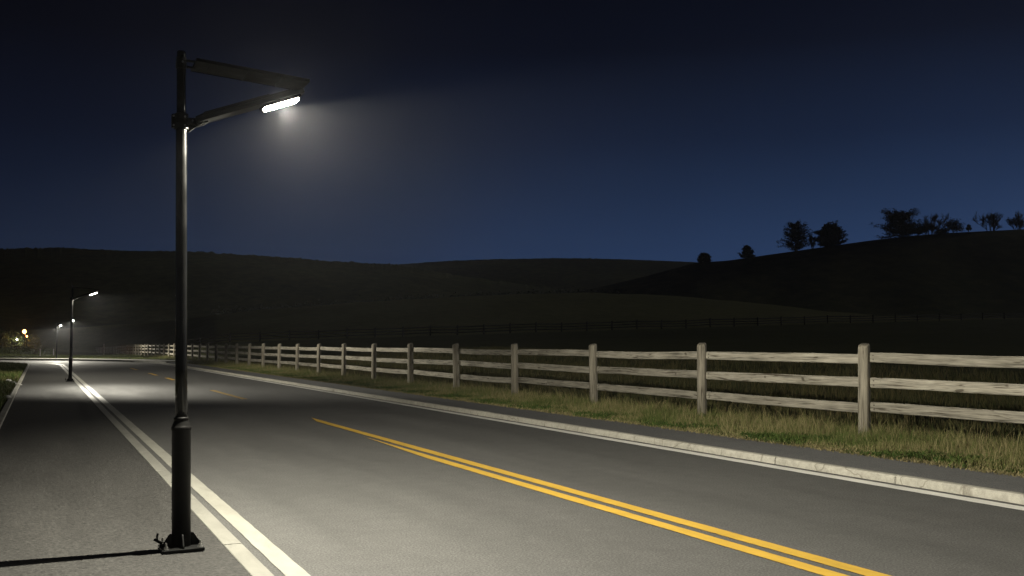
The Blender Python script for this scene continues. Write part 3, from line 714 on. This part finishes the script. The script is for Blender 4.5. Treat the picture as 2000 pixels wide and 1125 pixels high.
def tree(name, label, kind, loc, H, W, seed, group=None, leafmat=None, dens=1.0, lsize=.22):
    rr = random.Random(seed); root = empty(name, loc); tag(root, label, 'bush' if kind == 'bush' else 'tree', group)
    trunk, twigs, tips = [], [], []
    def curve(p, d, L, r0, r1, out, n=4, bend=.25, up=.1):
        d = d.normalized()
        for i in range(n):
            d = (d + Vector((rr.uniform(-bend, bend), rr.uniform(-bend, bend), rr.uniform(-bend, bend) * .6 + up))).normalized()
            q = p + d * (L / n); ra = r0 + (r1 - r0) * i / n; rb = r0 + (r1 - r0) * (i + 1) / n
            out.append((p, q, ra, rb)); p = q
        return p, d
    if kind == 'bare':
        def rec(p, d, L, r, depth):
            e, dd = curve(p, d, L, r, max(r * .6, .03), trunk if depth > 3 else twigs, 4, .20, .05)
            if depth == 0: return
            for k in range(rr.choice((3, 4, 4))):
                ax = Vector((rr.uniform(-1, 1), rr.uniform(-1, 1), rr.uniform(-.4, .5))); nd = (dd + ax * .85).normalized()
                rec(p + (e - p) * rr.uniform(.15, 1), nd, L * rr.uniform(.5, .85), max(r * .58, .036), depth - 1)
        nst = 3 if W < H else 7
        for s in range(nst):
            q = (s + .5) / nst * 2 - 1
            rec(Vector((q * W * .16, rr.uniform(-.5, .5), -.3)), Vector((q * .9 + rr.uniform(-.2, .2), rr.uniform(-.5, .5), 1)), H * rr.uniform(.3, .48), H * .016, 4)
        # normalise size
        zs = max(s[1].z for s in twigs); xs = max(abs(s[1].x) for s in twigs) + .01
        kz, kx = H / zs, (W / 2) / xs
        f = lambda v: Vector((v.x * kx, v.y * kx, v.z * kz))
        trunk[:] = [(f(a), f(b), c, d) for a, b, c, d in trunk]; twigs[:] = [(f(a), f(b), c, d) for a, b, c, d in twigs]
        link_mesh('trunk', tubes_mesh('trunk', trunk, 6), M_bark, root); link_mesh('crown', tubes_mesh('crown', twigs, 3), M_bark, root); return root
    C, sz = [], []
    def clump(p, r, n, flat):
        for _ in range(int(n * dens)):
            v = Vector((rr.gauss(0, 1), rr.gauss(0, 1), rr.gauss(0, flat))); C.append(tuple(p + v * r * .5)); sz.append(lsize * rr.uniform(.6, 1.4))
    if kind in ('layered', 'cone'):
        e, d = curve(Vector((0, 0, -.4)), Vector((0, 0, 1)), H * .95, H * .028, H * .006, trunk, 7, .05, 0)
        nl = 17 if kind == 'layered' else 11
        for i in range(nl):
            t = (i + .6) / nl; z = H * (.06 + .9 * t)
            prof = (math.sqrt(max(0, 1 - (t * 1.0) ** 2.4)) * .95 + .08) if kind == 'layered' else (1 - t) ** .75 * .9 + .08
            for k in range(rr.choice((6, 7, 8, 9))):
                a = rr.uniform(0, 6.28); L = W / 2 * prof * rr.uniform(.45, 1.1)
                st = Vector((0, 0, z)); out = []
                e2, d2 = curve(st, Vector((math.cos(a), math.sin(a), rr.uniform(-.05, .35) + .5 * t)), L, H * .009, .02, out, 4, .14, .02); trunk.extend(out)
                for j, s in enumerate(out):
                    if j == 0 and rr.random() < .7: continue
                    clump((s[0] + s[1]) / 2, .30 + W * .028, 15, .55); clump(s[1] + Vector((0, 0, rr.uniform(-.1, .3))), .25 + W * .032, 15, .6)
    else:                                     # round crown or bush
        nb = 26 if kind == 'round' else 16
        curve(Vector((0, 0, -.3)), Vector((0, 0, 1)), H * .5, H * .035, H * .02, trunk, 4, .06, 0)
        for i in range(nb):
            a = rr.uniform(0, 6.28); el = math.acos(rr.uniform(-.25, 1)); rad = rr.uniform(.55, 1.0) if i > 4 else .3
            tip = Vector((math.cos(a) * math.sin(el) * W / 2 * rad, math.sin(a) * math.sin(el) * W / 2 * rad, H * .46 + math.cos(el) * H * .5 * rad))
            st = Vector((0, 0, H * rr.uniform(.1, .45))); out = []
            dvec = tip - st; trunk.append((st, st + dvec * .5, H * .012, H * .007)); trunk.append((st + dvec * .5, tip, H * .007, .02))
            clump(tip * 1.0, W * .20, 85, .8); clump(st + dvec * .7, W * .17, 50, .8)
            for _ in range(3): clump(tip + Vector((rr.gauss(0, 1), rr.gauss(0, 1), rr.gauss(0, .8))) * W * .09, W * .07, 18, .7)
    link_mesh('trunk', tubes_mesh('trunk', trunk, 6), M_bark, root)
    me = leaf_mesh('crown', C, np.array(sz), .6, rr); link_mesh('crown', me, leafmat or M_leaf, root)
    return root
def ridge_tree(name, kind, px, top, wpx, label, seed, sink=2.0, **kw):
    y = float(crest_at(px)) + sink; p = at_depth(px, y, DH + 1.0); k = DH / F
    return tree(name, label, kind, p, (y - top) * k, wpx * k, seed, 'trees along the right hilltop', **kw)
ridge_tree('conifer_tree', 'layered', 1376, 498, 25, 'tiny low spreading tree where the right hill begins, leftmost on the ridge', 11, dens=.8)
ridge_tree('conifer_tree', 'cone', 1459, 481, 36, 'small pointed tree standing alone on the rising ridge', 12, dens=.8)
ridge_tree('conifer_tree', 'layered', 1554, 438, 68, 'open layered conifer with sky showing between its branches, tallest of its pair', 13, 3, dens=.62)
ridge_tree('bare_tree', 'bare', 1587, 450, 22, 'thin wispy tree squeezed between the layered conifer and the round tree', 14, 4)
ridge_tree('round_tree', 'layered', 1622, 443, 66, 'dense round crowned tree right of the layered conifer', 15, 4, dens=2.6)
ridge_tree('conifer_tree', 'layered', 1757, 421, 98, 'broad dark spreading tree with long low branches on the ridge', 16, 3, dens=1.35)
ridge_tree('bare_tree', 'bare', 1818, 416, 60, 'leafless tree leaning out beside the broad dark tree', 17, 3)
ridge_tree('bush', 'bush', 1793, 440, 34, 'low undergrowth joining the broad dark tree to the leafless one', 22, 3, dens=.8)
ridge_tree('bush', 'bush', 1842, 446, 26, 'low undergrowth right of the leaning leafless tree', 23, 3, dens=.6)
ridge_tree('bush', 'bush', 1862, 428, 44, 'scrubby bush between two bare trees on the ridge', 18, 3, dens=.6)
ridge_tree('bush', 'bush', 1892, 436, 10, 'tiny shrub by itself on the ridge', 19, 3, dens=.25)
ridge_tree('bare_tree', 'bare', 1938, 407, 60, 'fan shaped leafless tree with many stems on the ridge', 20, 2)
ridge_tree('bare_tree', 'bare', 1986, 410, 56, 'leafless tree at the right edge of the picture', 21, 2)
def hedgerow(label, pxs, Ds, step, H, seed):
    rr = np.random.default_rng(seed); Cc, sz = [], []
    for q in np.arange(pxs[0], pxs[-1], step):
        D = float(np.interp(q, pxs, Ds)); a = at_depth(q, HOR, D + rr.uniform(-2, 2)); z = float(ground_z(a.x, a.y)); r = H * rr.uniform(.5, 1.25)
        n = 26; v = rr.normal(0, 1, (n, 3)) * np.array([.55, .55, .38]) * r; v[:, 2] = np.abs(v[:, 2] + r * .35)
        Cc.append(v + np.array([a.x, a.y, z])); sz.append(rr.uniform(.2, .45, n))
    o = link_mesh('hedgerow', leaf_mesh('hedgerow', np.concatenate(Cc), np.concatenate(sz), .7, None), M_leaf); tag(o, label, 'hedge', kind='stuff')
hedgerow('dark ragged hedge along the top of the lower field', [880, 1050, 1150, 1300, 1500, 1700, 1900, 2060], [244, 250, 256, 262, 270, 279, 284, 292], 5.0, 1.3, 3)
hedgerow('dark scrubby hedge at the foot of the left hill', [420, 560, 700, 860], [256, 254, 252, 247], 6.0, 1.7, 5)
# far left cluster near the amber lantern
def gp(px, D, dz=0.0):
    a = at_depth(px, HOR, D); return Vector((a.x, a.y, float(ground_z(a.x, a.y)) + dz))
for (px, D, H, W, kind, lab, sd) in [
        (24, 141, 3.2, 3.2, 'round', 'dark round tree left of the amber lantern', 31), (57, 141.5, 2.7, 2.8, 'round', 'dark round tree right of the amber lantern', 32),
        (2, 131, .8, 2.0, 'bush', 'low lit bush at the left edge below the lanterns', 33), (16, 131, .75, 2.2, 'bush', 'pale lit bush under the white lantern', 34),
        (33, 132, .6, 1.8, 'bush', 'low lit bush right of the pale one', 35), (52, 134, .9, 1.8, 'bush', 'dark bush below the amber lantern', 36),
        (90, 134, .7, 2.4, 'bush', 'low bush beyond the bend between marker post and third lamp', 37), (-14, 150, 4.4, 4.0, 'round', 'dark tree cut by the left edge of the picture', 38)]:
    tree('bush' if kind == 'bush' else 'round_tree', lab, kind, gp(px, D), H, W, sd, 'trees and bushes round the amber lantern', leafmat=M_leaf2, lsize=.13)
def post_lamp(px, py, D, matg, label, col, power, r=.16):
    b = gp(px, D); top = at_depth(px, py, D).z; root = empty('lantern_post', b); tag(root, label, 'lantern', 'lanterns beyond the bend'); h = top - b.z
    bm = bmesh.new(); add_lathe(bm, [(.09, 0), (.09, .12), (.05, .18), (.04, h - r - .05), (.07, h - r - .02), (.07, h - r)], 14); bm_obj('post', bm, M_black, root, smooth=False)
    bm = bmesh.new(); add_lathe(bm, [(.08, h - r), (r, h - r * .3), (r, h + r * .4), (r * .75, h + r)], 14); bm_obj('lantern', bm, matg, root)
    bm = bmesh.new(); add_lathe(bm, [(r * 1.15, h + r), (r * .5, h + r * 1.5), (.02, h + r * 1.9)], 14); bm_obj('cap', bm, M_black, root)
    ld = bpy.data.lights.new('lantern_light', 'POINT'); ld.energy = power; ld.color = col; ld.shadow_soft_size = .1
    lo = bpy.data.objects.new('lantern_light', ld); COL.objects.link(lo); lo.parent = root; lo.location = (0, -r - .22, h)
post_lamp(47, 648, 138, M_amber, 'larger amber glowing lantern on a post among dark trees', (1, .42, .10), 520, .27)
post_lamp(52, 657, 139.5, M_amber, 'smaller amber lantern just below and right of the larger one', (1, .42, .10), 90, .13)
post_lamp(33, 663, 140, M_white_glow, 'small white lantern left of and below the amber one', (1, .93, .78), 90, .10)
# marker posts
for (px, py0, py1, D, lab) in [(79, 681, 692, 118, 'short white marker post on the grass beyond the bend'), (105, 681, 690, 125, 'small white marker post just left of the third lamp')]:
    b = gp(px, D); hh = max(.5, at_depth(px, py0, D).z - b.z); bm = bmesh.new()
    add_lathe(bm, [(.06, 0), (.06, hh - .06), (.05, hh - .01), (.02, hh)], 12); o = bm_obj('marker_post', bm, M_white); o.location = b; tag(o, lab, 'marker post', 'marker posts beyond the bend')
# thin pole out in the field
b = gp(203, 150); bm = bmesh.new(); add_lathe(bm, [(.09, 0), (.08, 1.7), (.05, 1.75)], 10); add_box(bm, (0, 0, 1.15), (.5, .06, .12)); o = bm_obj('pole', bm, M_wood); o.location = b; tag(o, 'thin pole standing alone in the dark field beyond the fence', 'pole')
# pale stones on the bank
for i, (px, py, s, lab) in enumerate([(17, 742, .20, 'leftmost pale stone on the grassy bank'), (25, 745, .15, 'middle pale stone on the grassy bank'), (36, 746, .19, 'pale stone on the bank right beside the path edging'), (14, 771, .16, 'nearest pale stone lying lower on the bank')]):
    p = on_plane(px, py, .12); bm = bmesh.new(); s *= .7; bmesh.ops.create_icosphere(bm, subdivisions=3, radius=s)
    for v in bm.verts:
        v.co *= 1 + .35 * mn.noise(v.co * 6 + Vector((i * 5, 0, 0))); v.co.z *= .55
    o = bm_obj('stone', bm, M_stone, smooth=True); o.location = (p.x, p.y, float(ground_z(p.x, p.y)) + s * .35); tag(o, lab, 'stone', 'stones on the left bank')

# ------------------------------------------------------------------ haze
bm = bmesh.new(); add_box(bm, (0, 0, 47), (1960, 1960, 100)); 
hm = bpy.data.materials.new('thin_night_haze'); hm.use_nodes = True; nt = hm.node_tree
nt.nodes.remove(nt.nodes['Principled BSDF']); pv = nt.nodes.new('ShaderNodeVolumePrincipled')
pv.inputs['Color'].default_value = (.92, .94, 1, 1); pv.inputs['Density'].default_value = .00018; pv.inputs['Anisotropy'].default_value = .8
nt.links.new(pv.outputs[0], nt.nodes['Material Output'].inputs['Volume'])
hz = bm_obj('haze', bm, hm); tag(hz, 'thin night haze glowing softly round the lamp heads', 'haze', kind='stuff')

# ------------------------------------------------------------------ sky, added fill light, camera
W = bpy.data.worlds.new('World'); S.world = W; W.use_nodes = True; t = W.node_tree
bg = t.nodes['Background']; bg.inputs['Strength'].default_value = 1.0
def wn(typ, **kw):
    n = t.nodes.new(typ)
    for k, v in kw.items(): setattr(n, k, v)
    return n
def wm(op, a, b=0.0):
    m = wn('ShaderNodeMath', operation=op)
    for i, v in enumerate((a, b)):
        if hasattr(v, 'links'): t.links.new(v, m.inputs[i])
        else: m.inputs[i].default_value = v
    return m.outputs[0]
tc = wn('ShaderNodeTexCoord'); sx = wn('ShaderNodeSeparateXYZ'); t.links.new(tc.outputs['Generated'], sx.inputs[0])
AZ = YAW + R(42)                              # the last light lies to the right
hl = wm('SQRT', wm('MAXIMUM', wm('SUBTRACT', 1.0, wm('MULTIPLY', sx.outputs['Z'], sx.outputs['Z'])), .0001))
ca = wm('DIVIDE', wm('ADD', wm('MULTIPLY', sx.outputs['X'], math.sin(AZ)), wm('MULTIPLY', sx.outputs['Y'], math.cos(AZ))), hl)
fa = wm('POWER', wm('MULTIPLY', wm('ADD', ca, 1.0), .5), 4.3)
def wr(stops):
    r = wn('ShaderNodeValToRGB'); e = r.color_ramp.elements; r.color_ramp.interpolation = 'B_SPLINE' if False else 'EASE'
    while len(e) < len(stops): e.new(.5)
    for q, (p, c) in zip(e, stops): q.position = p; q.color = (*c, 1)
    t.links.new(sx.outputs['Z'], r.inputs[0]); r.color_ramp.interpolation = 'LINEAR'; return r.outputs[0]
glow_side = wr([(0, (.027, .062, .160)), (.087, (.0225, .052, .134)), (.15, (.0140, .0315, .082)), (.20, (.0080, .0172, .047)), (.285, (.0036, .0058, .0150)), (.36, (.0022, .0031, .008)), (.7, (.0016, .0022, .006))])
dark_side = wr([(0, (.0105, .0140, .025)), (.087, (.0084, .0110, .0205)), (.15, (.0054, .0065, .0130)), (.20, (.0036, .0040, .0080)), (.285, (.0024, .0023, .0038)), (.36, (.0016, .0015, .0023)), (.7, (.0012, .0013, .0025))])
mx = wn('ShaderNodeMix', data_type='RGBA'); t.links.new(fa, mx.inputs[0]); t.links.new(dark_side, mx.inputs[6]); t.links.new(glow_side, mx.inputs[7])
cl = wn('ShaderNodeTexNoise'); cl.inputs['Scale'].default_value = 3.0; cl.inputs['Detail'].default_value = 5; t.links.new(tc.outputs['Generated'], cl.inputs['Vector'])
cr = wn('ShaderNodeMapRange'); t.links.new(cl.outputs['Fac'], cr.inputs['Value']); cr.inputs['To Min'].default_value = .72; cr.inputs['To Max'].default_value = 1.28
t.links.new(cr.outputs[0], bg.inputs['Strength']); 
vs = wn('ShaderNodeTexVoronoi'); vs.inputs['Scale'].default_value = 42.0; t.links.new(tc.outputs['Generated'], vs.inputs['Vector'])
sv = wn('ShaderNodeSeparateColor'); t.links.new(vs.outputs['Color'], sv.inputs[0])
st = wm('MULTIPLY', wm('MULTIPLY', wm('LESS_THAN', vs.outputs['Distance'], .028), wm('GREATER_THAN', sv.outputs[0], .80)), wm('MULTIPLY', sv.outputs[1], .10))
ad = wn('ShaderNodeMix', data_type='RGBA', blend_type='ADD'); ad.inputs[0].default_value = 1.0; t.links.new(mx.outputs[2], ad.inputs[6]); t.links.new(st, ad.inputs[7]); t.links.new(ad.outputs[2], bg.inputs['Color'])
sd = bpy.data.lights.new('fill_sun', 'SUN'); sd.energy = .5; sd.angle = R(3); sd.color = (1.0, .96, .86)  # weak fill light with no visible source, added to lift field and hills
so = bpy.data.objects.new('fill_sun', sd); COL.objects.link(so)
el = R(15); az2 = YAW + R(70); dv = Vector((math.sin(az2) * math.cos(el), math.cos(az2) * math.cos(el), math.sin(el)))
so.rotation_euler = dv.to_track_quat('Z', 'Y').to_euler()

cam = bpy.data.cameras.new('camera'); co = bpy.data.objects.new('camera', cam); COL.objects.link(co)
cam.sensor_width = 36; cam.lens = 36 * F / 2000; cam.clip_end = 4000; cam.clip_start = .05
co.location = (0, 0, CH); co.rotation_euler = (math.pi / 2 + PITCH, 0, -YAW); S.camera = co
S.render.engine = 'CYCLES'; S.cycles.use_denoising = True
S.cycles.volume_bounces = 0; S.cycles.max_bounces = 6; S.cycles.sample_clamp_indirect = 4
S.view_settings.view_transform = 'Standard'; S.view_settings.look = 'None'; S.view_settings.exposure = 0; S.view_settings.gamma = 1
